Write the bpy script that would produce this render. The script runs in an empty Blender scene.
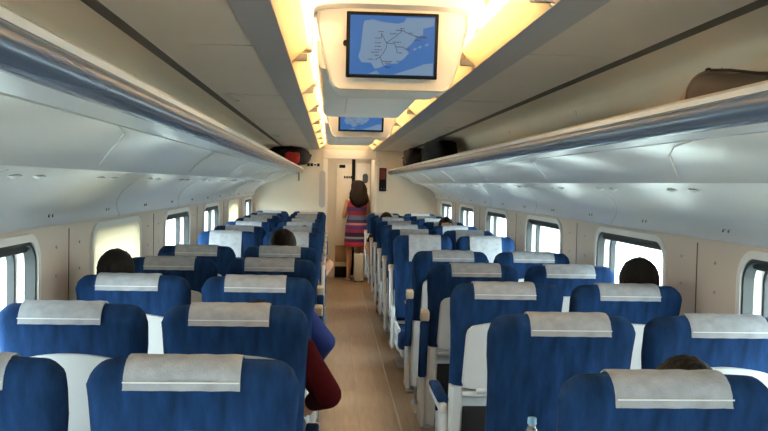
import bpy, bmesh, math, random
from mathutils import Vector, Matrix, noise
random.seed(7)
C = bpy.context.scene.collection
PI = math.pi

# ------------------------------------------------------------------ camera
CAM = Vector((-0.2117, 0.0, 1.55))
yaw, pitch, roll = 0.0628, 0.0366, 0.0212
def ray(px, py, f=850.0):
    X, Y = px - 384.0, py - 215.5
    cr, sr = math.cos(roll), math.sin(roll)
    a, b = X * cr + Y * sr, -X * sr + Y * cr
    r, u = a / f, -b / f
    cp, sp = math.cos(pitch), math.sin(pitch)
    d, z = cp + u * sp, -sp + u * cp
    cy, sy = math.cos(yaw), math.sin(yaw)
    return Vector((r * cy + d * sy, -r * sy + d * cy, z))
fw = ray(384, 215.5).normalized()
rt = (ray(484, 215.5) - ray(384, 215.5)).normalized()
up = (ray(384, 115.5) - ray(384, 215.5)).normalized()
cd = bpy.data.cameras.new('camera'); cam = bpy.data.objects.new('camera', cd); C.objects.link(cam)
cd.sensor_width = 36; cd.lens = 36 * 850 / 768; cd.clip_start = 0.05; cd.clip_end = 400
m = Matrix((rt, up, -fw)).transposed().to_4x4(); m.translation = CAM
cam.matrix_world = m
bpy.context.scene.camera = cam

# ------------------------------------------------------------------ world, exposure
sc = bpy.context.scene
sc.view_settings.view_transform = 'Standard'; sc.view_settings.look = 'None'
sc.view_settings.gamma = 1; sc.view_settings.use_curve_mapping = False
sc.view_settings.exposure = 1.6
w = bpy.data.worlds.new('world'); sc.world = w; w.use_nodes = True
nt = w.node_tree; nt.nodes.clear()
out = nt.nodes.new('ShaderNodeOutputWorld'); bg = nt.nodes.new('ShaderNodeBackground')
tc = nt.nodes.new('ShaderNodeTexCoord'); sp_ = nt.nodes.new('ShaderNodeSeparateXYZ')
cr_ = nt.nodes.new('ShaderNodeValToRGB')
cr_.color_ramp.elements[0].position = 0.0; cr_.color_ramp.elements[0].color = (1.0, 0.99, 0.97, 1)
cr_.color_ramp.elements[1].position = 0.6; cr_.color_ramp.elements[1].color = (0.80, 0.90, 1.0, 1)
nt.links.new(tc.outputs['Generated'], sp_.inputs[0]); nt.links.new(sp_.outputs['Z'], cr_.inputs[0])
nt.links.new(cr_.outputs[0], bg.inputs[0]); bg.inputs[1].default_value = 7.0
nt.links.new(bg.outputs[0], out.inputs[0])

WIN_L = [-0.67, 1.1, 2.86, 4.64, 6.41, 8.2, 10.0, 11.75]
WIN_R = [-0.9, 0.85, 2.61, 4.37, 6.16, 7.92, 9.66, 11.38]
for cx, ys, rz in ((-1.47, WIN_L, -1), (1.47, WIN_R, 1)):
    for y in ys:
        l = bpy.data.lights.new('window_portal', 'AREA'); l.shape = 'RECTANGLE'; l.size = 0.62; l.size_y = 1.1
        l.cycles.is_portal = True
        o = bpy.data.objects.new('window_portal', l); C.objects.link(o)
        o.location = (cx, y, 1.03); o.rotation_euler = (0, PI / 2 * rz, 0)

LAMP_WARM = (1.0, 0.72, 0.43)
LAMP_STRENGTH = 9.5

# ------------------------------------------------------------------ materials
def mat(name, col, rough=0.5, metal=0.0, spec=0.5, var=0.0, vscale=6.0, stretch=(1, 1, 1), bump=0.0, bscale=60.0,
        emit=None, estr=0.0, trans=0.0, coat=0.0, sheen=0.0):
    M = bpy.data.materials.new(name); M.use_nodes = True
    n = M.node_tree; b = n.nodes['Principled BSDF']
    b.inputs['Base Color'].default_value = (*col, 1); b.inputs['Roughness'].default_value = rough
    b.inputs['Metallic'].default_value = metal; b.inputs['Specular IOR Level'].default_value = spec
    b.inputs['Coat Weight'].default_value = coat; b.inputs['Sheen Weight'].default_value = sheen
    b.inputs['Transmission Weight'].default_value = trans
    if emit: b.inputs['Emission Color'].default_value = (*emit, 1); b.inputs['Emission Strength'].default_value = estr
    t = n.nodes.new('ShaderNodeTexCoord'); mp = n.nodes.new('ShaderNodeMapping'); mp.inputs['Scale'].default_value = stretch
    n.links.new(t.outputs['Object'], mp.inputs[0])
    nz = n.nodes.new('ShaderNodeTexNoise'); nz.inputs['Scale'].default_value = vscale; nz.inputs['Detail'].default_value = 4
    n.links.new(mp.outputs[0], nz.inputs['Vector'])
    r = n.nodes.new('ShaderNodeValToRGB'); r.color_ramp.elements[0].position = .3; r.color_ramp.elements[1].position = .7
    v = max(var, 0.02)
    r.color_ramp.elements[0].color = (*[c * (1 - v) for c in col], 1); r.color_ramp.elements[1].color = (*[min(1, c * (1 + v)) for c in col], 1)
    n.links.new(nz.outputs[0], r.inputs[0]); n.links.new(r.outputs[0], b.inputs['Base Color'])
    if bump > 0:
        n2 = n.nodes.new('ShaderNodeTexNoise'); n2.inputs['Scale'].default_value = bscale
        n.links.new(mp.outputs[0], n2.inputs['Vector'])
        bp = n.nodes.new('ShaderNodeBump'); bp.inputs['Strength'].default_value = bump; bp.inputs['Distance'].default_value = .01
        n.links.new(n2.outputs[0], bp.inputs['Height']); n.links.new(bp.outputs[0], b.inputs['Normal'])
    return M

M = {}
M['fabric'] = mat('blue_upholstery', (0.010, 0.038, 0.120), 0.9, var=.42, vscale=9, stretch=(1.2, 1.2, .5), bump=.25, bscale=180, spec=.12, sheen=.0)
# diagonal weave figure in the upholstery
def diagonal(Mt):
    n = Mt.node_tree
    for nd in n.nodes:
        if nd.type == 'MAPPING': nd.inputs['Rotation'].default_value = (0, 0.7, 0.0); nd.inputs['Scale'].default_value = (3.2, 1.0, 0.8)
diagonal(M['fabric'])
M['cover'] = mat('headrest_cloth', (0.36, 0.39, 0.44), 0.9, var=.14, vscale=30, bump=.2, bscale=200, spec=.2)
M['seam'] = mat('stitched_seam', (0.75, 0.77, 0.8), 0.8)
M['shell'] = mat('pale_grey_plastic', (0.62, 0.65, 0.68), 0.42, var=.03)
M['beige'] = mat('beige_plastic', (0.60, 0.50, 0.38), 0.5, var=.04)
M['black'] = mat('black_plastic', (0.006, 0.006, 0.007), 0.6, spec=.15)
M['net'] = mat('black_net', (0.015, 0.015, 0.018), 0.9, bump=.6, bscale=300)
M['metal'] = mat('brushed_metal', (0.45, 0.45, 0.46), 0.35, metal=1)
M['rail'] = mat('blue_grey_rail', (0.10, 0.15, 0.24), 0.22, metal=.3, spec=.6)
M['band'] = mat('satin_grey_panel', (0.50, 0.54, 0.60), 0.30, spec=.6)
M['valance'] = mat('glossy_offwhite_panel', (0.70, 0.70, 0.70), 0.30, spec=.6, var=.03, vscale=2)
M['wall'] = mat('warm_beige_wall', (0.60, 0.52, 0.45), 0.55, var=.03, vscale=2)
M['ceiling'] = mat('taupe_ceiling', (0.75, 0.67, 0.57), 0.55, var=.04, vscale=2)
M['cream'] = mat('cream_panel', (0.90, 0.77, 0.60), 0.5, var=.03, vscale=2)
M['cove'] = mat('cove_white', (0.78, 0.70, 0.56), 0.6, var=.02)
M['white'] = mat('white_plastic', (0.70, 0.67, 0.62), 0.4, var=.02)
M['seam_gap_shade'] = mat('brown_grey_seam_gap_shade', (0.13, 0.11, 0.09), 0.7)  # dark wall seams, and the painted-in shade of the ceiling gap
M['spine'] = mat('bright_white_panel', (0.88, 0.86, 0.83), 0.45, var=.01)
M['endwall'] = mat('cream_end_wall', (0.66, 0.60, 0.50), 0.35, var=.03, vscale=2)
M['strip'] = mat('satin_metal_strip', (0.45, 0.44, 0.43), 0.4, metal=.2)
M['rubber'] = mat('black_rubber', (0.02, 0.025, 0.03), 0.6)
M['surround'] = mat('white_window_surround', (0.72, 0.72, 0.70), 0.4)
M['blind'] = mat('cream_blind', (0.80, 0.72, 0.58), 0.9, var=.02)
M['skin'] = mat('skin', (0.50, 0.27, 0.18), 0.55, var=.06, vscale=12)
M['hair'] = mat('black_hair', (0.010, 0.008, 0.007), 0.75, bump=.8, bscale=90, stretch=(1, 1, .25), spec=.2)
M['brownhair'] = mat('dark_brown_hair', (0.017, 0.009, 0.006), 0.75, bump=.8, bscale=90, stretch=(1, 1, .25), spec=.2)
M['maroon'] = mat('maroon_knit', (0.045, 0.003, 0.006), 0.95, spec=.1, var=.2, vscale=25, bump=.3, bscale=150)
M['blueshirt'] = mat('blue_shirt', (0.008, 0.03, 0.20), 0.85, var=.15, vscale=15)
M['grey_shirt'] = mat('grey_shirt', (0.18, 0.18, 0.19), 0.9, var=.1)
M['brown_shirt'] = mat('brown_shirt', (0.22, 0.09, 0.05), 0.9, var=.2)
M['black_shirt'] = mat('black_shirt', (0.02, 0.018, 0.02), 0.9)
M['denim'] = mat('dark_denim', (0.02, 0.035, 0.08), 0.9, var=.2, vscale=20)
M['shoe'] = mat('dark_leather', (0.02, 0.015, 0.012), 0.4)
M['bag_black'] = mat('black_nylon', (0.012, 0.012, 0.016), 0.8, bump=.4, bscale=12)
M['bag_red'] = mat('red_nylon', (0.45, 0.02, 0.015), 0.7, bump=.3, bscale=14)
M['bag_brown'] = mat('brown_grey_canvas', (0.12, 0.092, 0.07), 0.9, var=.15, bump=.4, bscale=10)
M['bag_tan'] = mat('tan_canvas', (0.40, 0.29, 0.20), 0.9, var=.12, bump=.4, bscale=10)
M['bag_dark'] = mat('dark_brown_canvas', (0.035, 0.022, 0.018), 0.9, var=.15)
M['strap'] = mat('grey_strap', (0.22, 0.22, 0.2), 0.8)
M['redpanel'] = mat('red_indicator', (0.13, 0.010, 0.008), 0.4)
M['tablewood'] = mat('brown_tabletop', (0.16, 0.09, 0.05), 0.4, var=.15, stretch=(6, 1, 1))
M['brownpanel'] = mat('brown_door_panel', (0.28, 0.17, 0.09), 0.5, var=.06)
M['bottle'] = mat('clear_plastic', (0.55, 0.62, 0.68), 0.1, trans=.9)
M['cap'] = mat('pale_blue_cap', (0.22, 0.45, 0.72), 0.35)
M['lamp'] = mat('lamp_tube', (1, .9, .7), 0.5, emit=LAMP_WARM, estr=LAMP_STRENGTH)
M['sea'] = mat('screen_sea', (0.006, 0.02, 0.05), 0.5, spec=.15, emit=(0.045, 0.17, 0.50), estr=.22)
M['land'] = mat('screen_land', (0.012, 0.025, 0.05), 0.5, spec=.15, emit=(0.22, 0.34, 0.50), estr=.22)
M['route'] = mat('screen_route', (0.005, 0.005, 0.01), 0.6, emit=(0.004, 0.01, 0.03), estr=.22)
M['platform'] = mat('pale_ballast', (0.42, 0.42, 0.38), 0.9, var=.2)
M['foliage'] = mat('pale_foliage', (0.30, 0.42, 0.26), 0.9, var=.35, vscale=.6)
M['building'] = mat('pale_render', (0.60, 0.58, 0.54), 0.9, var=.05)
M['darkglass'] = mat('dark_window_glass', (0.08, 0.1, 0.12), 0.2)
M['light_metal'] = mat('white_metal_case', (0.72, 0.72, 0.7), 0.4)

def floor_mat():
    Mt = mat('laminate_floor', (0.40, 0.28, 0.17), 0.30, spec=.5)
    n = Mt.node_tree; b = n.nodes['Principled BSDF']
    t = n.nodes.new('ShaderNodeTexCoord'); mp = n.nodes.new('ShaderNodeMapping'); mp.inputs['Rotation'].default_value = (0, 0, PI / 2)
    n.links.new(t.outputs['Object'], mp.inputs[0])
    bk = n.nodes.new('ShaderNodeTexBrick'); bk.inputs['Scale'].default_value = 1; bk.inputs['Brick Width'].default_value = .9
    bk.inputs['Row Height'].default_value = .16; bk.inputs['Mortar Size'].default_value = .0012
    bk.inputs['Color1'].default_value = (0.33, 0.24, 0.155, 1); bk.inputs['Color2'].default_value = (0.26, 0.185, 0.12, 1); bk.inputs['Mortar'].default_value = (0.16, 0.11, 0.07, 1)
    n.links.new(mp.outputs[0], bk.inputs['Vector'])
    m2 = n.nodes.new('ShaderNodeMapping'); m2.inputs['Scale'].default_value = (14, 1.2, 1); n.links.new(t.outputs['Object'], m2.inputs[0])
    nz = n.nodes.new('ShaderNodeTexNoise'); nz.inputs['Scale'].default_value = 2.5; nz.inputs['Detail'].default_value = 6; n.links.new(m2.outputs[0], nz.inputs['Vector'])
    mx = n.nodes.new('ShaderNodeMix'); mx.data_type = 'RGBA'; mx.blend_type = 'MULTIPLY'; mx.inputs[0].default_value = .55
    rr = n.nodes.new('ShaderNodeValToRGB'); rr.color_ramp.elements[0].position = .3; rr.color_ramp.elements[0].color = (.62, .58, .55, 1); rr.color_ramp.elements[1].position = .7; rr.color_ramp.elements[1].color = (1.12, 1.1, 1.08, 1)
    n.links.new(nz.outputs[0], rr.inputs[0]); n.links.new(bk.outputs[0], mx.inputs[6]); n.links.new(rr.outputs[0], mx.inputs[7])
    n.links.new(mx.outputs[2], b.inputs['Base Color'])
    return Mt
M['floor'] = floor_mat()

def glass_mat():
    Mt = bpy.data.materials.new('window_glass'); Mt.use_nodes = True; n = Mt.node_tree; n.nodes.clear()
    o = n.nodes.new('ShaderNodeOutputMaterial'); a = n.nodes.new('ShaderNodeBsdfTransparent'); a.inputs[0].default_value = (.88, .95, .93, 1)
    g = n.nodes.new('ShaderNodeBsdfGlossy'); g.inputs['Roughness'].default_value = .02
    mx = n.nodes.new('ShaderNodeMixShader'); mx.inputs[0].default_value = .05
    n.links.new(a.outputs[0], mx.inputs[1]); n.links.new(g.outputs[0], mx.inputs[2]); n.links.new(mx.outputs[0], o.inputs[0])
    return Mt
M['glass'] = glass_mat()
def translucent_mat(name, col, mixf):
    Mt = bpy.data.materials.new(name); Mt.use_nodes = True; n = Mt.node_tree; n.nodes.clear()
    o = n.nodes.new('ShaderNodeOutputMaterial'); a = n.nodes.new('ShaderNodeBsdfTranslucent'); a.inputs[0].default_value = (*col, 1)
    g = n.nodes.new('ShaderNodeBsdfDiffuse'); g.inputs[0].default_value = (*col, 1)
    mx = n.nodes.new('ShaderNodeMixShader'); mx.inputs[0].default_value = mixf
    n.links.new(g.outputs[0], mx.inputs[1]); n.links.new(a.outputs[0], mx.inputs[2]); n.links.new(mx.outputs[0], o.inputs[0])
    return Mt
M['diffuser'] = translucent_mat('cream_diffuser', (0.86, 0.78, 0.60), .6)
M['blind'] = translucent_mat('cream_roller_blind', (0.86, 0.80, 0.68), .40)

def stripe_mat():
    Mt = mat('striped_dress_cloth', (0.3, 0.05, 0.08), 0.9); n = Mt.node_tree; b = n.nodes['Principled BSDF']
    t = n.nodes.new('ShaderNodeTexCoord'); s = n.nodes.new('ShaderNodeSeparateXYZ'); n.links.new(t.outputs['Object'], s.inputs[0])
    mr = n.nodes.new('ShaderNodeMapRange'); mr.inputs[1].default_value = .5; mr.inputs[2].default_value = 1.35; n.links.new(s.outputs[2], mr.inputs[0])
    r = n.nodes.new('ShaderNodeValToRGB'); r.color_ramp.interpolation = 'CONSTANT'
    cols = [(.24, .02, .05), (.50, .04, .06), (.10, .03, .14), (.30, .36, .42), (.04, .02, .08), (.30, .03, .10), (.12, .04, .22), (.55, .22, .25), (.05, .03, .10), (.10, .16, .34), (.30, .03, .06), (.08, .04, .20), (.45, .04, .08), (.04, .02, .06)]
    pos = [0, .08, .14, .20, .24, .32, .38, .46, .50, .56, .64, .72, .80, .92]
    e = r.color_ramp.elements
    e[0].position = 0; e[0].color = (*cols[0], 1); e[1].position = pos[1]; e[1].color = (*cols[1], 1)
    for p, c in zip(pos[2:], cols[2:]):
        k = e.new(p); k.color = (*c, 1)
    n.links.new(mr.outputs[0], r.inputs[0]); n.links.new(r.outputs[0], b.inputs['Base Color'])
    return Mt
M['dress'] = stripe_mat()

# ------------------------------------------------------------------ helpers
def tag(o, label=None, cat=None, group=None, kind=None):
    if label: o['label'] = label
    if cat: o['category'] = cat
    if group: o['group'] = group
    if kind: o['kind'] = kind
    return o
def thing(name, label, cat, loc=(0, 0, 0), rz=0, group=None):
    o = bpy.data.objects.new(name, None); o.empty_display_size = .1; C.objects.link(o)
    o.location = loc; o.rotation_euler = (0, 0, rz)
    return tag(o, label, cat, group)

class MB:
    def __init__(s): s.v = []; s.f = []
    def add(s, vs, fs):
        k = len(s.v); s.v += [tuple(v) for v in vs]; s.f += [tuple(i + k for i in f) for f in fs]; return s
    def bm(s, bm):
        bm.verts.index_update(); s.add([v.co[:] for v in bm.verts], [[v.index for v in f.verts] for f in bm.faces]); bm.free(); return s
    def box(s, c, d, bev=0.0, seg=2, rot=None):
        b = bmesh.new(); bmesh.ops.create_cube(b, size=1)
        for v in b.verts: v.co = Vector((v.co.x * d[0], v.co.y * d[1], v.co.z * d[2]))
        if bev > 0: bmesh.ops.bevel(b, geom=b.edges[:], offset=min(bev, min(d) * .49), segments=seg, profile=.5, affect='EDGES')
        if rot is not None: bmesh.ops.rotate(b, verts=b.verts, matrix=rot, cent=(0, 0, 0))
        bmesh.ops.translate(b, verts=b.verts, vec=c); return s.bm(b)
    def tube(s, p0, p1, r0, r1=None, n=16, caps=True):
        r1 = r0 if r1 is None else r1; p0 = Vector(p0); p1 = Vector(p1); d = (p1 - p0).normalized()
        a = d.orthogonal().normalized(); b = d.cross(a); vs = []
        for p, r in ((p0, r0), (p1, r1)):
            for i in range(n):
                t = 2 * PI * i / n; vs.append(p + a * math.cos(t) * r + b * math.sin(t) * r)
        fs = [(i, (i + 1) % n, n + (i + 1) % n, n + i) for i in range(n)]
        if caps: fs += [tuple(range(n))[::-1], tuple(range(n, 2 * n))]
        return s.add(vs, fs)
    def loft(s, rings, closed=True, caps=True):
        n = len(rings[0]); vs = [p for r in rings for p in r]; fs = []
        for j in range(len(rings) - 1):
            for i in range(n if closed else n - 1):
                a = j * n + i; b = j * n + (i + 1) % n; fs.append((a, b, b + n, a + n))
        if caps and closed: fs += [tuple(range(n))[::-1], tuple(range((len(rings) - 1) * n, len(rings) * n))]
        return s.add(vs, fs)
    def ell(s, c, r, n=20, k=12):
        rings = []
        for j in range(k + 1):
            th = -PI / 2 + PI * (j + .02) / (k + .04)
            rings.append([(c[0] + r[0] * math.cos(th) * math.cos(2 * PI * i / n), c[1] + r[1] * math.cos(th) * math.sin(2 * PI * i / n), c[2] + r[2] * math.sin(th)) for i in range(n)])
        return s.loft(rings)
    def prism(s, poly, axis, t0, t1):
        # poly: list of 2D points; extruded along axis from t0 to t1
        def P(a, b, t):
            return {'x': (t, a, b), 'y': (a, t, b), 'z': (a, b, t)}[axis]
        n = len(poly); vs = [P(a, b, t0) for a, b in poly] + [P(a, b, t1) for a, b in poly]
        fs = [(i, (i + 1) % n, n + (i + 1) % n, n + i) for i in range(n)] + [tuple(range(n))[::-1], tuple(range(n, 2 * n))]
        return s.add(vs, fs)
    def build(s, name, material, parent=None, smooth=35, label=None, loc=None):
        me = bpy.data.meshes.new(name); me.from_pydata(s.v, [], s.f); me.materials.append(material)
        b = bmesh.new(); b.from_mesh(me); bmesh.ops.recalc_face_normals(b, faces=b.faces)
        if smooth:
            a = math.radians(smooth)
            for f in b.faces: f.smooth = True
            for e in b.edges:
                if len(e.link_faces) == 2 and e.calc_face_angle(0) > a: e.smooth = False
        b.to_mesh(me); b.free()
        o = bpy.data.objects.new(name, me); C.objects.link(o)
        if parent is not None: o.parent = parent
        if loc: o.location = loc
        if label: o['label'] = label
        return o
def struct(o): o['kind'] = 'structure'; return o
def copy_tree(o, parent=None):
    c = o.copy(); C.objects.link(c)
    if parent is not None: c.parent = parent
    for ch in list(o.children): copy_tree(ch, c)
    return c
def rrect(hx, hz, r, n=6, cx=0, cz=0):
    pts = []
    for qx, qz, a0 in ((1, 1, 0), (-1, 1, PI / 2), (-1, -1, PI), (1, -1, 1.5 * PI)):
        for i in range(n + 1):
            a = a0 + PI / 2 * i / n
            pts.append((cx + qx * (hx - r) + r * math.cos(a), cz + qz * (hz - r) + r * math.sin(a)))
    return pts
ORD = ['first', 'second', 'third', 'fourth', 'fifth', 'sixth', 'seventh', 'eighth', 'ninth', 'tenth', 'eleventh', 'twelfth', 'thirteenth']

# ------------------------------------------------------------------ setting
Y0, YP, YE = -1.55, 12.5, 13.95
WX = 1.35
struct(MB().box((0, (Y0 + 14.2) / 2, -.03), (2.9, 14.2 - Y0, .06)).build('floor', M['floor']))
for i, sx in enumerate((-1, 1)):
    struct(MB().box((sx * .262, (Y0 + YP) / 2, .002), (.012, YP - Y0, .006), .002).build('trim_%d' % (i + 1), M['metal']))

def wall(sx, name, wins):
    mb = MB(); zb, zt = 0.0, 1.72; zc, hz, hy, r = 1.03, .30, .53, .12
    edges = [Y0] + [(a + b) / 2 for a, b in zip(wins, wins[1:])] + [14.2]
    for k, yc in enumerate(wins):
        ya, yb = edges[k], edges[k + 1]
        corners = [math.atan2(z - zc, y - yc) for y in (ya, yb) for z in (zb, zt)]
        hole0 = rrect(hy, hz, r, 6, yc, zc)
        # ring of rays: hole points plus rays through the cell corners
        angs = sorted([(math.atan2(z - zc, y - yc), (y, z)) for y, z in hole0] + [(a, None) for a in corners], key=lambda q: q[0])
        H = []; O = []
        def rayhit_hole(a):
            best = None; dx, dz = math.cos(a), math.sin(a); n = len(hole0)
            for i in range(n):
                (y1, z1), (y2, z2) = hole0[i], hole0[(i + 1) % n]
                y1 -= yc; y2 -= yc; z1 -= zc; z2 -= zc
                den = dx * (z2 - z1) - dz * (y2 - y1)
                if abs(den) < 1e-9: continue
                t = (y1 * (z2 - z1) - z1 * (y2 - y1)) / den; u = (y1 * dz - z1 * dx) / den
                if t > 0 and -1e-6 <= u <= 1 + 1e-6: best = t
            return (yc + dx * best, zc + dz * best)
        for a, p in angs:
            H.append(p or rayhit_hole(a)); dx, dz = math.cos(a), math.sin(a)
            t = min([((yb if dx > 0 else ya) - yc) / dx if abs(dx) > 1e-9 else 1e9, ((zt if dz > 0 else zb) - zc) / dz if abs(dz) > 1e-9 else 1e9])
            O.append((yc + dx * t, zc + dz * t))
        n = len(H)
        vs = [(sx * WX, y, z) for y, z in O] + [(sx * WX, y, z) for y, z in H] + [(sx * (WX + .11), y, z) for y, z in H] + [(sx * (WX + .11), y, z) for y, z in O]
        fs = []
        for j in range(3):
            for i in range(n): fs.append((j * n + i, j * n + (i + 1) % n, (j + 1) * n + (i + 1) % n, (j + 1) * n + i))
        mb.add(vs, fs)
    w_ = struct(mb.build(name, M['wall'], smooth=20))
    # panel seams and screws between the windows
    for k in range(len(wins) - 1):
        ym = (wins[k] + wins[k + 1]) / 2 + .03
        MB().box((sx * (WX - .001), ym, 1.08), (.004, .004, .5)).build('panel_seam', M['seam_gap_shade'], w_)
        for dy in (-.17, .16):
            for z in (1.14, 1.26):
                MB().tube((sx * (WX + .002), ym + dy, z), (sx * (WX - .004), ym + dy, z), .007, .006, 10).build('screw', M['metal'], w_)
    return w_
wall(-1, 'wall_left', WIN_L); wall(1, 'wall_right', WIN_R)

def ring(sx, yc, zc, hy, hz, r, t, x0, x1):
    mb = MB(); o = rrect(hy, hz, r, 8, yc, zc); i = rrect(hy - t, hz - t, max(r - t, .02), 8, yc, zc)
    rings = [[(sx * x, y, z) for y, z in pts] for x, pts in ((x0, o), (x0, i), (x1, i), (x1, o), (x0, o))]
    return mb.loft(rings, caps=False)
nwin = 0
for sx, wins, drawn in ((-1, WIN_L, {4.64: .56, 10.0: .56}), (1, WIN_R, {})):
    for yc in wins:
        nwin += 1
        root = ring(sx, yc, 1.03, .535, .305, .125, .030, WX - .012, WX + .02).build('window_%d' % nwin, M['surround'])
        struct(root)
        ring(sx, yc, 1.03, .506, .276, .10, .016, WX - .004, WX + .035).build('inner_gasket', M['rubber'], root)
        ring(sx, yc, 1.03, .529, .299, .12, .040, WX + .0365, WX + .075).build('window_frame', M['surround'], root)
        ring(sx, yc, 1.03, .493, .263, .09, .020, WX + .070, WX + .098).build('outer_gasket', M['rubber'], root)
        g = [(sx * (WX + .085), y, z) for y, z in rrect(.485, .255, .08, 8, yc, 1.03)]
        g2 = [(sx * (WX + .091), y, z) for y, z in rrect(.485, .255, .08, 8, yc, 1.03)]
        MB().loft([g, g2]).build('glass_pane', M['glass'], root)
        if yc not in drawn: MB().box((sx * (WX + .03), yc, 1.275), (.035, .93, .028), .01).build('blind_roller', M['rubber'], root)
        if yc in drawn:
            pts = rrect(.508, .278, .10, 8, yc, 1.03)
            MB().loft([[(sx * (WX - .010), y, z) for y, z in pts], [(sx * (WX - .005), y, z) for y, z in pts]]).build('roller_blind', M['blind'], root)

# ceiling, mirrored profile swept along the car
def sweep(profile, y0, y1, th=.01, ny=2):
    # profile: open polyline (x,z), given thickness outward (upwards)
    mb = MB(); P = [Vector(p) for p in profile]; N = []
    for i in range(len(P)):
        t = (P[min(i + 1, len(P) - 1)] - P[max(i - 1, 0)]).normalized(); N.append(Vector((-t.y, t.x)))
    poly = [p for p in P] + [p + n * th for p, n in zip(P[::-1], N[::-1])]
    return mb.loft([[(p.x, y, p.y) for p in poly] for y in (y0, y1)])
for nm, prof, mt in (('ceiling', [(.40, 2.055), (.505, 2.045), (.70, 2.047), (.868, 2.038)], 'ceiling'),):
    c0 = MB()
    for sx in (-1, 1):
        pr = [(sx * a, b) for a, b in prof]
        m_ = sweep(pr, Y0, YP, .012 * -sx * -1); c0.add(m_.v, m_.f)
    ceil = struct(c0.build('ceiling', M['ceiling']))
seg_y = [-.4, 1.37, 3.14, 4.91, 6.68, 8.45, 10.2, 11.9]
for sx in (-1, 1):
    # recess above the cove lights
    sweep([(0, 2.30), (sx * .25, 2.30), (sx * .36, 2.27), (sx * .395, 2.20), (sx * .40, 2.06)], Y0, YP, .012 * sx).build('cove_recess', M['cove'], ceil)
    sweep([(sx * .388, 2.049), (sx * .505, 2.040)], Y0, YP, .01 * sx).build('metal_strip', M['strip'], ceil)
    sweep([(sx * .862, 2.0365), (sx * .905, 2.0345)], Y0, YP, .004 * sx).build('gap_shade_strip', M['seam_gap_shade'], ceil)  # flush dark strip, its colour stands in for shade in the ceiling gap
    sweep([(sx * .895, 2.036), (sx * 1.00, 2.036), (sx * 1.08, 2.030), (sx * 1.115, 2.012), (sx * 1.135, 1.98), (sx * 1.16, 1.88), (sx * 1.20, 1.79), (sx * 1.35, 1.70)], Y0, YP, .012 * sx).build('upper_panel', M['cream'], ceil)
    for y in seg_y:
        MB().box((sx * .68, y, 2.0435), (.36, .004, .003)).build('panel_seam', M['ceiling'], ceil)
        MB().tube((sx * 1.135, y - .25, 1.98), (sx * 1.199, y - .25, 1.79), .0022, n=6).build('panel_seam', M['rubber'], ceil)
for sx, ys in ((-1, (5.0, 8.9)), (1, (7.2, 10.2))):
    for y in ys:
        v_ = MB().box((sx * .78, y, 2.038), (.07, .34, .008), .003).build('ceiling_hatch', M['ceiling'], ceil)
        MB().tube((sx * .78, y + .14, 2.036), (sx * .78, y + .14, 2.030), .014, n=12).build('hatch_lock', M['metal'], v_)

# side valances above the windows
def arc_profile(sx):
    pts = [(.985, 1.583)]
    for i in range(1, 15):
        t = i / 14; a = t * PI / 2
        pts.append((1.0 + .33 * math.sin(a) ** 1.0, 1.572 - .205 * (1 - math.cos(a)) ** .8))
    pts.append((1.345, 1.352))
    return [(sx * a, b) for a, b in pts]
for i, sx in enumerate((-1, 1)):
    v_ = struct(sweep(arc_profile(sx), Y0, YP, .012 * sx).build('trim_%d' % (i + 3), M['valance'], smooth=50))
    for y in seg_y:
        ap = arc_profile(sx)
        mb = MB()
        for k, (a, b) in enumerate(zip(ap[1:], ap[2:])): mb.tube((a[0], y + .86 + .045 * k, a[1] - .0005), (b[0], y + .905 + .045 * k, b[1] - .0005), .0018, n=5)
        mb.build('panel_seam', M['strip'], v_)

# partition and passage at the far end
def slab(name, x0, x1, y0, y1, z0, z1, m_, bev=0): return struct(MB().box(((x0 + x1) / 2, (y0 + y1) / 2, (z0 + z1) / 2), (x1 - x0, y1 - y0, z1 - z0), bev).build(name, m_))
OX0, OX1 = -.335, .435
wf = MB(); 
wf.box(((-1.40 + OX0) / 2, YP + .03, 1.05), (OX0 + 1.40, .06, 2.1)); wf.box(((1.40 + OX1) / 2, YP + .03, 1.05), (1.40 - OX1, .06, 2.1))
wf.box(((OX0 + OX1) / 2, YP + .03, 2.11), (OX1 - OX0, .06, .40)); wf.box((-.8, YP + .03, 2.2), (.93, .06, .2)); wf.box((.8, YP + .03, 2.2), (.73, .06, .2))
wallfar = struct(wf.build('wall_far', M['endwall'], smooth=0))
slab('trim_5', OX0, OX0 + .07, YP - .012, YP + .03, 0, 1.91, M['white'], .006)
slab('trim_6', OX1 - .02, OX1 + .02, YP - .012, YP + .02, 0, 1.91, M['white'], .004)
MB().box(((OX0 + OX1) / 2, YP - .004, 1.98), (OX1 - OX0, .012, .13), .004).build('header_panel', M['white'], wallfar)
for z in (1.912, 2.048): MB().box(((OX0 + OX1) / 2, YP - .012, z), (OX1 - OX0, .004, .006)).build('header_seam', M['strip'], wallfar)
slab('wall_passage_left', OX0 - .06, OX0, YP + .06, 14.2, 0, 2.1, M['endwall'])
slab('wall_passage_right', OX1, OX1 + .06, YP + .06, 14.2, 0, 2.1, M['endwall'])
slab('ceiling_passage', OX0 - .06, OX1 + .06, YP + .06, 14.2, 2.1, 2.14, M['cove'])
slab('wall_passage_end', OX0, OX1, 14.0, 14.06, 0, 2.1, M['endwall'])
slab('wall_rear', -1.45, 1.45, Y0 - .06, Y0, 0, 2.35, M['endwall'])
d = struct(MB().box((0.0, 13.97, .94), (.26, .03, 1.86), .006).build('door_1', M['endwall']))
MB().box((-.01, 13.948, .40), (.235, .014, .27), .004).build('lower_panel', M['brownpanel'], d)
MB().box((-.01, 13.948, .10), (.235, .014, .18), .004).build('kick_plate', M['black'], d)
MB().box((-.035, 13.945, 1.83), (.10, .02, .05), .015).build('door_closer', M['black'], d)
sg = MB()
for k in range(5): sg.box((.005 + k * .027, 13.952, 1.655), (.020, .004, .034 if k % 2 else .042), .002)
sg.build('door_sign', M['black'], d)
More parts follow.
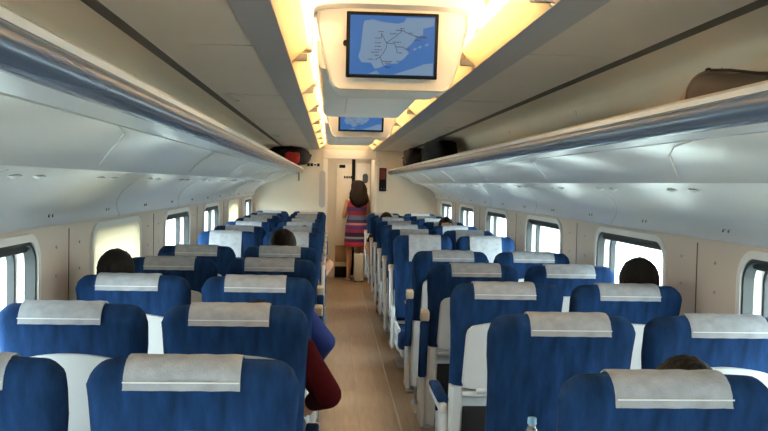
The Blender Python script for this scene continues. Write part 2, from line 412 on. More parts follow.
d2 = struct(MB().box((.15, 13.965, 1.0), (.055, .03, 1.9), .006).build('door_2', M['black']))
d3 = struct(MB().box((.31, 13.97, .95), (.24, .03, 1.88), .006).build('door_3', M['white']))
MB().loft([[(x, y, z) for x, z in rrect(.045, .08, .044, 6, .345, 1.64)] for y in (13.955, 13.945)]).build('oval_window', M['darkglass'], d3)
# grey oval window in the partition left of the opening
MB().loft([[(x, y, z) for x, z in rrect(.045, .27, .044, 8, OX0 - .006, 1.46)] for y in (YP + .01, YP - .016)]).build('oval_window', M['strip'], wallfar)
# added lamp, hidden behind the header, that brightens the passage
t = thing('passage_fill_light', 'added unseen white ceiling light panel in the passage beyond the far partition', 'ceiling light', (.05, 13.2, 2.1))
MB().box((0, 0, -.012), (.36, .5, .024), .008).build('light_frame', M['white'], t)
MB().box((0, 0, -.026), (.30, .44, .006), .002).build('diffuser', mat('passage_fill_glow', (1, .95, .85), emit=(1, .82, .6), estr=7), t)

# ------------------------------------------------------------------ outside: railway embankment and pale buildings
gs = MB()
for sx in (-1, 1): gs.box((sx * 31.6, 10, -1.25), (60, 160, .1))
struct(gs.build('ground', M['platform']))
def blob_tree(x, y, h, r, label, idx):
    t = thing('tree', label, 'tree', (x, y, -1.2), 0, 'pale trees beyond the windows')
    MB().tube((0, 0, 0), (0, 0, h * .5), .18, .1, 10).build('trunk', M['brownpanel'], t)
    b = bmesh.new(); bmesh.ops.create_icosphere(b, subdivisions=4, radius=1)
    for v in b.verts:
        k = 1 + .35 * noise.noise(v.co * 2.2 + Vector((idx * 7, 0, 0))) + .15 * noise.noise(v.co * 7)
        v.co = Vector((v.co.x * r * k, v.co.y * r * k, h * .62 + v.co.z * h * .42 * k))
    MB().bm(b).build('crown', M['foliage'], t, smooth=0)
def house(x, y, w_, d_, h, label):
    t = thing('building', label, 'building', (x, y, -1.2))
    MB().box((0, 0, h / 2), (d_, w_, h)).build('wall', M['building'], t, smooth=0)
    MB().box((0, 0, h + .15), (d_ + .4, w_ + .4, .3), .03).build('roof', M['strip'], t)
    for k in range(int(w_ // 2.2)):
        for fl in range(int(h // 2.8)):
            MB().box(((d_ / 2 + .01) * (1 if x < 0 else -1), -w_ / 2 + 1.4 + k * 2.2, 1.5 + fl * 2.8), (.06, 1.0, 1.3)).build('window', M['darkglass'], t)
house(-14, 42, 12, 6, 6.2, 'pale flat-roofed building outside the nearest left window')
house(-16, 66, 14, 6, 7.5, 'taller pale building outside the middle left windows')
for k, (x, y, h, r) in enumerate([(-11, 28, 3.6, 1.6), (-12, 52, 4.5, 2.0), (16, 34, 3.2, 2.4), (17, 58, 3.4, 2.6), (15, 86, 3.6, 3.0)]):
    blob_tree(x, y, h, r, ['low pale tree outside the nearest left window', 'tall pale tree between the two left buildings', 'low pale tree outside the nearest right windows', 'low pale tree outside the middle right windows', 'low pale tree outside the farthest right windows'][k], k)

# ------------------------------------------------------------------ luggage racks
def rack(sx, side):
    t = thing('luggage_rack', 'long overhead luggage rack with a glossy blue-grey front rail along the %s wall' % side, 'luggage rack', (0, 0, 0))
    Ya, Yb = Y0 + .01, YP - .005
    def strip(name, pr, mt, th=.008): return sweep([(sx * a, b) for a, b in pr], Ya, Yb, th * sx).build(name, mt, t, smooth=50)
    # cream lip on top of the rail
    strip('top_lip', [(.634, 1.752), (.631, 1.757), (.638, 1.762), (.66, 1.762), (.72, 1.748)], M['white'])
    pts = []
    for i in range(13):
        a = PI * .62 + (PI * 1.02) * i / 12
        pts.append((.652 + .034 * math.cos(a), 1.724 + .034 * math.sin(a)))
    strip('front_rail', pts, M['rail'], .004)
    strip('lower_band', [(.650, 1.694), (.68, 1.690), (.755, 1.688)], M['band'])
    strip('rail_gasket', [(.755, 1.690), (.759, 1.697), (.764, 1.690)], M['rubber'])
    strip('underside_panel', [(.764, 1.686), (.80, 1.683), (.865, 1.664), (.93, 1.630), (.970, 1.596), (.984, 1.576), (.990, 1.584)], M['valance'])
    strip('rack_tray', [(.66, 1.735), (.9, 1.722), (1.32, 1.700)], M['strip'])
    for y in seg_y:
        ys = y + .89
        mb = MB(); q = [(.764, 1.685), (.80, 1.679), (.865, 1.662), (.93, 1.628), (.970, 1.594)]
        fo = [0, .20, .40, .52, .58]
        for k, (a, b) in enumerate(zip(q, q[1:])):
            mb.tube((sx * a[0], ys + fo[k], a[1]), (sx * b[0], ys + fo[k + 1], b[1]), .0025, n=6)
        mb.build('panel_seam', M['white'], t)
    return t
rack(-1, 'left'); rack(1, 'right')
# reading lamps: pairs of small lenses set in the valance, and the little seat-number plates
n_read = 0
def reading(sx, y, k):
    side = 'left' if sx < 0 else 'right'
    t = thing('reading_light', 'pair of small silver reading lights under the %s rack, %s from the camera' % (side, ORD[k]), 'reading light', (sx * 1.10, y, 1.553), 0, 'reading lights under the racks')
    for dy in (-.10, .10):
        b = MB().ell((0, dy, -.001), (.020, .034, .006), 14, 6).build('lamp_housing', M['surround'], t)
        MB().ell((0, dy, -.006), (.010, .016, .004), 12, 6).build('lens', M['surround'], b)
def number(sx, y, k):
    side = 'left' if sx < 0 else 'right'
    t = thing('seat_number_plate', 'tiny dark seat-number marks low on the %s valance, %s pair from the camera' % (side, ORD[k]), 'sign', (sx * 1.318, y, 1.402), 0, 'seat-number marks')
    for dy in (-.025, .02):
        MB().box((0, dy, 0), (.004, .016, .006), .001).build('digit_mark', M['strip'], t)
        MB().box((0, dy + .006 * sx, -.006), (.004, .005, .009), .001).build('digit_mark', M['black'], t)
for k in range(11):
    reading(-1, 2.55 + .885 * k, k); reading(1, 3.1 + .885 * k, k)
    number(-1, 3.45 + .86 * k, k); number(1, 3.2 + .86 * k, k)

# ------------------------------------------------------------------ ceiling spine and cove lights
def spine(y0, y1, lab):
    t = thing('ceiling_spine', lab, 'ceiling panel', (0, (y0 + y1) / 2, 2.03), 0)
    h = (y1 - y0) / 2
    P = [(-.285, .12), (-.278, .03), (-.262, .006), (-.235, 0), (.235, 0), (.262, .006), (.278, .03), (.285, .12), (.26, .12), (-.26, .12)]
    MB().loft([[(a, y, b) for a, b in P] for y in (-h, h)]).build('spine_panel', M['spine'], t)
    MB().box((0, 0, .19), (.10, 2 * h - .2, .14)).build('hanger', M['white'], t)
    MB().box((-.13, -h * .1, -.001), (.003, 2 * h * .8, .002)).build('panel_seam', M['strip'], t)
    return t
spine(-1.4, 1.9, 'white central ceiling panel just ahead of the nearest screen')
spine(3.62, 6.15, 'white central ceiling panel between the large screen and the small screen')
spine(6.95, 10.7, 'white central ceiling panel beyond the small far screen')

def map_screen(parent):
    # local: screen in plane y=0, x right, z up, 0.35 x 0.245; parent faces -y
    W_, H_ = .35, .247
    MB().box((0, 0, 0), (W_, .012, H_), .004).build('screen_bezel', M['black'], parent)
    w2, h2 = W_ - .028, H_ - .026
    MB().box((0, -.0065, 0), (w2, .002, h2)).build('display', M['sea'], parent, smooth=0)
    def P(u, v): return (-w2 / 2 + u * w2, h2 / 2 - v * h2)
    def flat(pts, name, mt, y0, y1): return MB().prism([P(u, v) for u, v in pts], 'y', y0, y1).build(name, mt, parent, smooth=0)
    land = [(.16, .10), (.26, .07), (.40, .11), (.56, .13), (.63, .10), (.66, .03), (.99, .02), (.99, .15), (.86, .20), (.86, .30), (.78, .36), (.72, .47), (.66, .55), (.70, .62), (.64, .72), (.56, .80), (.44, .82), (.36, .88), (.30, .90), (.25, .80), (.14, .80), (.10, .70), (.13, .55), (.14, .35), (.15, .22)]
    flat(land, 'map_land', M['land'], -.0078, -.0085)
    flat([(.22, .99), (.32, .93), (.36, .99)], 'map_land', M['land'], -.0078, -.0085)
    flat([(.52, .99), (.60, .95), (.75, .88), (.88, .80), (.99, .78), (.99, .99)], 'map_land', M['land'], -.0078, -.0085)
    for a, b in ((.74, .56), (.80, .52), (.88, .48)):
        flat([(a, b), (a + .03, b - .035), (a + .055, b - .02), (a + .03, b + .015)], 'map_island', M['land'], -.0078, -.0085)
    mb = MB()
    def line(pts, r=.0011):
        for a, b in zip(pts, pts[1:]):
            (x0, z0), (x1, z1) = P(*a), P(*b); mb.tube((x0, -.0088, z0), (x1, -.0088, z1), r, n=6)
    line([(.62, .24), (.56, .32), (.50, .38), (.43, .46), (.43, .54), (.40, .62), (.36, .70), (.30, .75)])
    line([(.43, .46), (.40, .38), (.37, .30)]); line([(.62, .24), (.70, .30), (.80, .34), (.90, .36)])
    line([(.43, .46), (.53, .47), (.55, .56), (.56, .62)]); line([(.36, .70), (.38, .78), (.41, .85)])
    line([(.37, .38), (.37, .30)])
    mb.build('map_route', M['route'], parent)
    for u, v, l in ((.37, .27, .09), (.34, .38, .08), (.58, .24, .09), (.62, .21, .07), (.52, .30, .10), (.72, .28, .07), (.84, .34, .15), (.80, .40, .08), (.34, .46, .08), (.56, .44, .12), (.34, .52, .08), (.60, .52, .13), (.68, .55, .09), (.34, .58, .10), (.30, .62, .12), (.33, .67, .07), (.25, .74, .09), (.60, .62, .07), (.45, .77, .14), (.58, .76, .06), (.46, .80, .08), (.46, .87, .09)):
        x, z = P(u, v); k = max(3, int(l / .016)); ms = MB()
        ms.box((x - .5 * .016 * w2 * .9, -.0088, z), (k * .016 * w2 * .9, .0008, .0014))
        for i in range(k):
            ms.box((x + (i - k / 2) * .016 * w2 * .9, -.0088, z), (.0030, .0010, .0034 + .0012 * ((i * 7 + int(u * 50)) % 3 - 1)))
        ms.build('map_lettering', M['route'], parent, smooth=0)

def console(y, label, slim=False):
    t = thing('screen_console', label, 'screen', (0.012, y, 2.0))
    # front fascia: rounded trapezoid, tilted slightly towards the seats
    def face(yy, g=0, sh=0):
        pts = [(-.288 + g, .235), (-.292 + g, .15), (-.270 + g, .06), (-.235 + g, -.055), (-.222 + g, -.076), (-.20 + g, -.087), (.20 - g, -.087), (.222 - g, -.076), (.235 - g, -.055), (.270 - g, .06), (.292 - g, .15), (.288 - g, .235)]
        return [(a, yy + sh - .10 * b, b) for a, b in pts]
    MB().loft([face(.02, .012), face(0.0, 0.002), face(.02, -.002), face(.16, 0), face(.30, .012), face(.34, .03)]).build('housing', M['white'], t, smooth=50)
    # hood curving over the top of the fascia
    P = []
    for i in range(25):
        a = PI * i / 24; P.append((.302 * math.copysign(abs(math.cos(a)) ** .55, math.cos(a)), .160 + .058 * math.sin(a) ** .35))
    Q = [(a * 1.12, b + .05) for a, b in P]
    mb = MB()
    for ya, yb in ((-.075, .10),):
        mb.loft([[(a, ya - .1 * b, b) for a, b in P] + [(a, ya - .1 * b, b) for a, b in Q[::-1]], [(a, yb, b) for a, b in P] + [(a, yb, b) for a, b in Q[::-1]]])
    mb.build('hood', M['white'], t, smooth=50)
    s = bpy.data.objects.new('monitor', None); C.objects.link(s); s.parent = t
    s.location = (-.002, -.012 - .10 * .078, .078); s.rotation_euler = (math.radians(5.7), 0, 0)
    s.rotation_euler = (math.atan(.10) , 0, 0)
    map_screen_parts(s, t)
    MB().tube((-.178, -.010, .083), (-.178, -.026, .083), .011, n=16).build('sensor_knob', M['black'], t)
    return t
def map_screen_parts(s, t):
    map_screen(s)
console(3.27, 'large ceiling screen console showing a blue route map, nearest the camera')
console(6.62, 'small far ceiling screen console, its blue screen partly hidden by the panel')

n_seg = 11
for sx in (-1, 1):
    side = 'left' if sx < 0 else 'right'
    for k in range(n_seg):
        ya = Y0 + .1 + 1.262 * k; yb = ya + 1.235
        t = thing('cove_light', ('warm glowing cove light on the %s of the ceiling, %s length beyond the picture top' % (side, ORD[k - 3])) if k > 2 else ('warm cove light on the %s of the ceiling overhead, %s length from the rear wall' % (side, ORD[k])), 'ceiling light', (sx * .34, (ya + yb) / 2, 2.10), 0, 'cove light strips')
        h = (yb - ya) / 2
        P = [(.045, -.052), (.048, -.046), (-.022, .018), (-.026, .012)]
        MB().loft([[(sx * a, y, b) for a, b in P] for y in (-h, h - .03)]).build('diffuser_wing', M['diffuser'], t, smooth=0)
        MB().tube((sx * -.02, -h + .05, .062), (sx * -.02, h - .06, .062), .013, n=12).build('lamp_tube', M['lamp'], t)
        for yy in (-h + .02, h - .03):
            MB().box((sx * .005, yy, .045), (.09, .022, .10), .006).build('lamp_holder', M['cove'], t)
        MB().box((sx * .03, h + .001, -.03), (.10, .024, .030), .004).build('bracket', M['strip'], t)

# ------------------------------------------------------------------ seats (local +y is the way the passenger looks)
ZT = 1.15
def yr(z): return .02 + max(0, (1.12 - z)) * .17
def prof():
    P = []
    for z in (.47, .60, .75, .90, 1.00, 1.055): P.append((yr(z), z))
    # over the top, rear -> front
    for i in range(0, 9):
        a = PI - PI * i / 8
        P.append((yr(1.12) + .055 + .055 * math.cos(a), 1.095 + .055 * math.sin(a)))
    for z, th in ((1.03, .118), (.97, .112), (.90, .116), (.78, .128), (.64, .135), (.52, .13)): P.append((yr(z) + th, z))
    return P
PR = prof()
def wsc(z):
    tab = [(.4, .435), (.7, .442), (.92, .450), (1.0, .462), (1.08, .476), (1.13, .472), (1.17, .445)]
    for (a, b), (c, d) in zip(tab, tab[1:]):
        if z <= c: return b + (d - b) * max(0, (z - a)) / (c - a)
    return tab[-1][1]
def backrest():
    n = len(PR); rings = []; r = .048
    cy = sum(p[0] for p in PR) / n
    for i in range(25):
        u = -1 + 2 * i / 24
        u = math.copysign(abs(u) ** .6, u) if abs(u) > 0 else 0
        d_in = 0
        ax = abs(u) * .5; e = .5 - r / .47
        if ax > e: q = (ax - e) / (r / .47); d_in = r * (1 - math.sqrt(max(0, 1 - q * q)))
        ring_ = []
        for j, (y, z) in enumerate(PR):
            a, b = PR[max(j - 1, 0)], PR[min(j + 1, n - 1)]
            tx, tz = b[0] - a[0], b[1] - a[1]; L = math.hypot(tx, tz) or 1
            ny, nz = -tz / L, tx / L      # outward
            if j in (0, n - 1): nz = -abs(nz) - .2
            y2 = y - ny * d_in; z2 = z - nz * d_in
            bulge = .006 * math.cos(u * PI / 2) * (1 if y > yr(z) + .08 else .3)
            ring_.append((u * wsc(z) / 2, y2 + ny * bulge, z2 - (.006 * abs(u) ** 4)))
        rings.append(ring_)
    return MB().loft(rings)
def off(j, d_):
    n = len(PR); a, b = PR[max(j - 1, 0)], PR[min(j + 1, n - 1)]
    tx, tz = b[0] - a[0], b[1] - a[1]; L = math.hypot(tx, tz)
    return (PR[j][0] - tz / L * d_, PR[j][1] + tx / L * d_)
def cover(hw=.127, wide=0, drop=.060, front=.20):
    # path from rear bottom over the top to the front bottom
    path = []
    zr = ZT - drop
    path.append((yr(zr) - .012, zr))
    path += [off(j, .0035 if j < 10 else (.005 if j < 11 else (.009 if j < 12 else .013))) for j in range(6, 15)]
    zf = ZT - front
    path += [(yr(1.03) + .118 + .018, 1.03), (yr(.97) + .112 + .023, .97), (yr(zf) + .113 + .026, zf)]
    inner = [(y + (.004 if k < 5 else (-.004 if k > 8 else 0)), z - (.003 if 2 <= k <= 11 else 0)) for k, (y, z) in enumerate(path)]
    rings = []
    for i in range(13):
        u = -1 + i / 6; dz = .0022 * math.sin(i * 1.9) + .001 * math.sin(i * 4.1)
        rings.append([(u * hw, y, z + dz * (.35 if 1 < k < 11 else .2)) for k, (y, z) in enumerate(path + inner[::-1])])
    return MB().loft(rings)
def tray_panel(zb=.705, zt=.992):
    pts = []
    hb, ht = .180, .170
    pts += [(-hb + .03, zb), (-hb + .008, zb + .008), (-hb, zb + .03)]
    pts += [(-ht - .002, zt - .055), (-ht + .003, zt - .035), (-ht + .02, zt - .017)]
    for i in range(-4, 5): pts.append((i / 4 * .13, zt - .014 * (i / 4) ** 2 + .002))
    pts += [(ht - .02, zt - .017), (ht - .003, zt - .035), (ht + .002, zt - .055), (hb, zb + .03), (hb - .008, zb + .008), (hb - .03, zb)]
    rings = []
    for o_, k in ((.012, 1.0), (-.018, 1.0), (-.024, .975)):
        rings.append([(x * k, yr(z) + o_, zb + (z - zb) * (1 if k == 1 else .985) + (0 if k == 1 else .003)) for x, z in pts])
    return MB().loft(rings)
ROTX = lambda a: Matrix.Rotation(a, 3, 'X')
def make_seat(tray='up', arm='up', armside=1, wall_seat=False):
    """armside: +1 armrest on local +x, -1 on local -x, 0 none"""
    t = thing('train_seat', 'x', 'seat')
    backrest().build('backrest', M['fabric'], t, smooth=60)
    # seat cushion
    rings = []
    for y, zt_, zb_, hw in ((.16, .44, .36, .21), (.175, .455, .345, .222), (.30, .445, .33, .226), (.50, .46, .325, .226), (.60, .465, .33, .224), (.64, .450, .345, .218), (.655, .42, .37, .208)):
        c_ = (zt_ + zb_) / 2; h_ = (zt_ - zb_) / 2
        rings.append([(a, y, b) for a, b in rrect(hw, h_, min(.035, h_ * .8), 5, 0, c_)])
    MB().loft(rings).build('seat_cushion', M['fabric'], t, smooth=50)
    # lower back shell with side flanges
    bk = MB()
    zA, zB = .30, .715
    P = [(-.222, 0.09), (-.226, 0.012), (-.214, -.010), (-.185, -.012), (-.178, .008), (.178, .008), (.185, -.012), (.214, -.010), (.226, .012), (.222, .09)]
    P = P + [(.205, .09), (.205, .03), (-.205, .03), (-.205, .09)]
    bk.loft([[(x, yr(z) + y - .012, z) for x, y in P] for z in (zA, .45, .60, zB - .01)] + [[(x * .99, yr(zB) + y - .012, zB) for x, y in P]])
    shell = bk.build('back_shell', M['shell'], t, smooth=40)
    MB().box((0, yr(.685) - .014, .686), (.36, .03, .022), .008).build('shell_ledge', M['shell'], shell)
    MB().box((0, yr(.50) - .008, .50), (.345, .012, .26), .004, rot=ROTX(math.atan(.17))).build('net_pocket', M['net'], t)
    # tray table
    if tray == 'up':
        tp = tray_panel().build('tray_table', M['shell'], t, smooth=40)
        for s_ in (-1, 1):
            MB().tube((s_ * .10 - .02, yr(.70) - .026, .700), (s_ * .10 + .02, yr(.70) - .026, .700), .011, n=12).build('hinge', M['shell'], tp)
    else:
        z = .70; y0 = yr(z) - .025
        tp = MB().box((0, y0 - .145, z + .0), (.36, .29, .02), .009, 3).build('tray_table', M['shell'], t, smooth=40)
        for s_ in (-1, 1):
            MB().tube((s_ * .10 - .02, y0 + .004, .700), (s_ * .10 + .02, y0 + .004, .700), .011, n=12).build('hinge', M['shell'], tp)
    # headrest cover
    cv = cover().build('headrest_cover', M['cover'], t, smooth=50, label='pale grey cloth headrest cover with a stitched seam')
    zs = ZT - .041
    MB().box((0, yr(zs) - .0135, zs), (.252, .002, .0028)).build('stitched_seam', M['seam'], cv)
    # base
    MB().box((0, .40, .30), (.40, .40, .06), .015).build('base_frame', M['shell'], t)
    for s_ in (-1, 1):
        MB().box((s_ * .215, .36, .40), (.022, .42, .17), .01, 3).build('side_panel', M['shell'], t)
    for y in (.27, .53):
        MB().box((0, y, .14), (.06, .035, .28), .006).build('pedestal_leg', M['metal'], t)
    MB().box((0, .40, .012), (.30, .36, .024), .008).build('floor_plate', M['metal'], t)
    # armrest on the aisle side
    if armside:
        x = armside * .2375
        if arm == 'up':
            R_ = ROTX(math.atan(.22)); cy_, cz_ = .105, .715
            a_ = MB().box((x + armside * .010, cy_ + .012, cz_), (.034, .042, .345), .012, 3, rot=R_).build('armrest', M['shell'], t)
            a_['label'] = 'armrest folded up'
            MB().box((x + armside * .010, cy_ - .014, cz_ - .012), (.044, .026, .31), .011, 3, rot=R_).build('armrest_pad', M['fabric'], a_)
            MB().box((x + armside * .010, cy_ - .045, cz_ + .170), (.044, .050, .05), .007, 3, rot=R_).build('armrest_cap', M['beige'], a_)
        else:
            a_ = MB().box((x + armside * .010, .32, .608), (.036, .38, .045), .014, 3).build('armrest', M['shell'], t)
            a_['label'] = 'armrest folded down'
            MB().box((x + armside * .010, .31, .640), (.050, .33, .026), .011, 3).build('armrest_pad', M['fabric'], a_)
            MB().box((x + armside * .010, .50, .620), (.052, .05, .050), .014, 3).build('armrest_cap', M['beige'], a_)
        MB().box((x, .22, .44), (.026, .15, .32), .012, 3).build('armrest_bracket', M['shell'], t)
    return t

SX = {'LA': -.512, 'LW': -1.030, 'RA': .527, 'RW': 1.032}
COVX = {('LA', 0): -.018, ('LA', 1): -.016, ('LA', 2): -.008, ('LW', 1): -.025, ('LW', 2): -.016, ('RA', 0): -.004, ('RA', 1): .015, ('RA', 2): -.018, ('RW', 1): .02, ('RW', 2): 0}
YL, YR_, S = 1.8492, 1.7244, .8416
used = {}
def variant(tray, arm, armside):
    key = (tray, arm, armside)
    if key not in used:
        used[key] = [make_seat(tray, arm, armside), False]
        return used[key][0]
    return copy_tree(used[key][0])
OCC = {('RW', 2): 'in front of which a dark round head shows', ('LW', 2): 'with black hair rising above it'}
def place_seat(col, k):
    side = 'left' if col[0] == 'L' else 'right'; pos = 'aisle' if col[1] == 'A' else 'window'
    away = k <= 4
    Yk = (YL if side == 'left' else YR_) + S * k
    # aisle side in local coordinates
    if pos == 'aisle':
        s_world = 1 if side == 'left' else -1
        armside = s_world if away else -s_world
    else: armside = 0
    arm = 'up'
    if away and ((col, k) in (('RA', 2), ('LA', 1), ('LA', 2), ('LA', 0), ('RA', 0), ('RA', 1))): arm = 'down'
    tray = 'down' if (col, k) == ('RA', 1) else 'up'
    o = variant(tray, arm if armside else 'up', armside)
    o.location = (SX[col], Yk if away else Yk + .05, 0); o.rotation_euler = (0, 0, 0 if away else PI)
    for ch in o.children:
        if ch.name.startswith('headrest_cover'): ch.location.x = COVX.get((col, k), random.uniform(-.012, .012))
    if away:
        lab = {('LA', 0): 'blue seat at the bottom left of the aisle, nearest of the left aisle seats',
               ('LW', 0): 'blue seat cut by the bottom left corner, nearest left window seat',
               ('LA', 1): 'blue left aisle seat holding the passenger with the maroon sleeve',
               ('LW', 1): 'blue left window seat just ahead of the bottom left corner seat',
               ('LW', 2): 'blue left window seat with a black-haired head above its cover',
               ('LA', 4): 'blue left aisle seat with a brown-haired head above its cover',
               ('RA', 0): 'blue seat at the bottom right, a dark head just over its cover',
               ('RA', 1): 'blue right aisle seat with its tray down and a bottle behind',
               ('RW', 2): 'blue right window seat with a dark head against the bright window',
               ('RW', 1): 'blue seat at the right edge of the picture, against the wall'}.get((col, k))
        if not lab: lab = 'blue %s %s seat seen from behind, %s row from the camera' % (side, pos, ORD[k])
        g = 'blue seats turned away from the camera'
    else:
        lab = 'blue %s %s seat facing the camera, %s row beyond the table bay' % (side, pos, ORD[k - 6])
        g = 'blue seats facing the camera'
    tag(o, lab, 'seat', g)
    return o
for k in range(0, 5):
    for col in ('LA', 'LW', 'RA', 'RW'):
        if (col, k) == ('RW', 0): continue
        place_seat(col, k)
for k in range(6, 13):
    for col in ('LA', 'LW', 'RA', 'RW'): place_seat(col, k)

# long front flap of the covers on the facing seats is part of every cover (front=.20)

# tables in the bay where the rows face each other
for side, sx, yc in (('left', -1, YL + S * 5 + .025), ('right', 1, YR_ + S * 5 + .025)):
    t = thing('folding_table', 'narrow brown table between the facing rows on the %s side' % side, 'table', (sx * .76, yc, 0))
    MB().box((0, 0, .71), (.86, .22, .022), .008, 3).build('tabletop', M['tablewood'], t)
    MB().box((0, 0, .695), (.80, .07, .03), .006).build('support_beam', M['metal'], t)
    for x in (-.34, -.20) if sx > 0 else (.25, .05):
        l_ = MB().tube((x, 0, .02), (x, 0, .69), .017, n=14).build('leg', M['metal'], t)
        MB().tube((x, 0, 0), (x, 0, .03), .042, .03, n=16).build('foot', M['metal'], l_)
    MB().box((sx * .40, 0, .40), (.03, .10, .60), .006).build('wall_bracket', M['shell'], t)

# ------------------------------------------------------------------ people
def evaluated(o):
    bpy.context.view_layer.update()
    dg = bpy.context.evaluated_depsgraph_get()
    me = bpy.data.meshes.new_from_object(o.evaluated_get(dg)); return me
def skin_mesh(chains, voxel=.009, extra=None, sm=2):
    """chains: list of [(co, r), ...] polylines; merged and remeshed into one continuous surface"""
    mb = MB()
    for ch in chains:
        # tapered capsule chain
        for (p0, r0), (p1, r1) in zip(ch, ch[1:]):
            p0 = Vector(p0); p1 = Vector(p1); d_ = (p1 - p0)
            rings = []; L = d_.length
            if L < 1e-6: continue
            d_ = d_ / L; a = d_.orthogonal().normalized(); b = d_.cross(a)
            st = []
            for i in range(5): th = -PI / 2 + (PI / 2) * (i + .15) / 5; st.append((p0 + d_ * (r0 * math.sin(th)), r0 * math.cos(th)))
            for i in range(0, 4): q = i / 3; st.append((p0.lerp(p1, q), r0 + (r1 - r0) * q))
            for i in range(1, 6): th = (PI / 2) * (i - .15) / 5; st.append((p1 + d_ * (r1 * math.sin(th)), r1 * math.cos(th)))
            n = 14
            for c_, r_ in st: rings.append([tuple(c_ + a * math.cos(2 * PI * j / n) * r_ + b * math.sin(2 * PI * j / n) * r_) for j in range(n)])
            mb.loft(rings)
    if extra: extra(mb)
    o = mb.build('tmp', M['skin'], smooth=0)
    r = o.modifiers.new('r', 'REMESH'); r.mode = 'VOXEL'; r.voxel_size = voxel; r.use_smooth_shade = True
    s = o.modifiers.new('s', 'SMOOTH'); s.iterations = sm; s.factor = .5
    me = evaluated(o); bpy.data.objects.remove(o)
    for p in me.polygons: p.use_smooth = True
    return me
def mesh_obj(name, me, material, parent, label=None):
    me.materials.clear(); me.materials.append(material); me.name = name
    o = bpy.data.objects.new(name, me); C.objects.link(o); o.parent = parent
    if label: o['label'] = label
    return o
def hand_chains(w, direction, side_dir, s=1.0, curl=.35):
    """w wrist pos, direction along the hand, side_dir towards thumb"""
    d_ = Vector(direction).normalized(); t_ = Vector(side_dir); t_ = (t_ - d_ * t_.dot(d_)).normalized(); nrm = d_.cross(t_)
    w = Vector(w); ch = []
    for k, (off_, L) in enumerate(((.030, .070), (.010, .080), (-.010, .074), (-.028, .058))):
        root = w + d_ * .085 * s + t_ * off_ * s
        ch.append([(w + d_ * .015 * s + t_ * off_ * .5 * s, .014 * s), (root, .0125 * s)])
        a = root + (d_ * math.cos(curl) - nrm * math.sin(curl)) * L * .45 * s
        b = a + (d_ * math.cos(curl * 2) - nrm * math.sin(curl * 2)) * L * .32 * s
        c_ = b + (d_ * math.cos(curl * 3) - nrm * math.sin(curl * 3)) * L * .23 * s
        ch.append([(root, .0098 * s), (a, .0090 * s), (b, .0082 * s), (c_, .0072 * s)])
    th0 = w + d_ * .025 * s + t_ * .022 * s; th1 = th0 + (d_ * .6 + t_ * .8) * .038 * s; th2 = th1 + (d_ * .85 + t_ * .45 - nrm * .2) * .032 * s
    ch.append([(th0, .015 * s), (th1, .011 * s), (th2, .0085 * s)])
    return ch
def head_extra(c, fwd, s=1.0):
    """adds a head with face features, looking along +/-y or given fwd (unit, horizontal)"""
    c = Vector(c); f = Vector(fwd).normalized(); r = Vector((f.y, -f.x, 0))
    def W(x, y, z): return c + r * x * s + f * y * s + Vector((0, 0, z * s))
    def ell(mb, p, rad, n=16, k=10):
        rings = []
        for j in range(k + 1):
            th = -PI / 2 + PI * (j + .05) / (k + .1)
            rings.append([tuple(W(p[0] + rad[0] * math.cos(th) * math.cos(2 * PI * i / n), p[1] + rad[1] * math.cos(th) * math.sin(2 * PI * i / n), p[2] + rad[2] * math.sin(th))) for i in range(n)])
        mb.loft(rings)
    def g(mb):
        ell(mb, (0, -.010, .025), (.074, .092, .088), 24, 16)        # skull
        ell(mb, (0, .030, -.035), (.056, .058, .078), 20, 14)        # face and jaw
        ell(mb, (0, .050, -.092), (.026, .026, .020))                # chin
        ell(mb, (0, .098, -.022), (.012, .016, .026))                # nose
        ell(mb, (0, .090, .022), (.046, .012, .010))                 # brow
        ell(mb, (0, .086, -.062), (.022, .010, .008))                # lips
        for q in (-1, 1):
            ell(mb, (q * .076, -.005, -.010), (.010, .018, .030))    # ears
            ell(mb, (q * .034, .066, -.028), (.022, .018, .018))     # cheeks
    return g, W
def face_details(parent, W, s):
    for q in (-1, 1):
        c_ = W(q * .030, .079, .000)
        e_ = MB().ell((0, 0, 0), (.0125 * s, .0125 * s, .0090 * s), 12, 8).build('eye', M['surround'], parent); e_.location = c_
        p_ = W(q * .030, .0885, .000) - c_
        MB().ell(tuple(p_), (.0052 * s, .0045 * s, .0052 * s), 10, 6).build('iris', M['black'], e_)
def short_hair(W, s, seed=0, full=1.0):
    b = bmesh.new(); bmesh.ops.create_icosphere(b, subdivisions=4, radius=1)
    for v in b.verts:
        n_ = 1 + .035 * noise.noise(v.co * 6 + Vector((seed, 0, 0))) + .02 * noise.noise(v.co * 15)
        x, y, z = v.co.x * .084 * full, v.co.y * .100 * full, v.co.z * .100 * full
        y -= .022; z += .032
        # keep the face open: pull forward-low verts back into the skull
        if y > .035 and z < .06: y = .035 + (y - .035) * .15
        if z < -.045: z = -.045 + (z + .045) * .35
        v.co = Vector(W(x * n_, y * n_, z * n_))
    mb = MB().bm(b); return mb

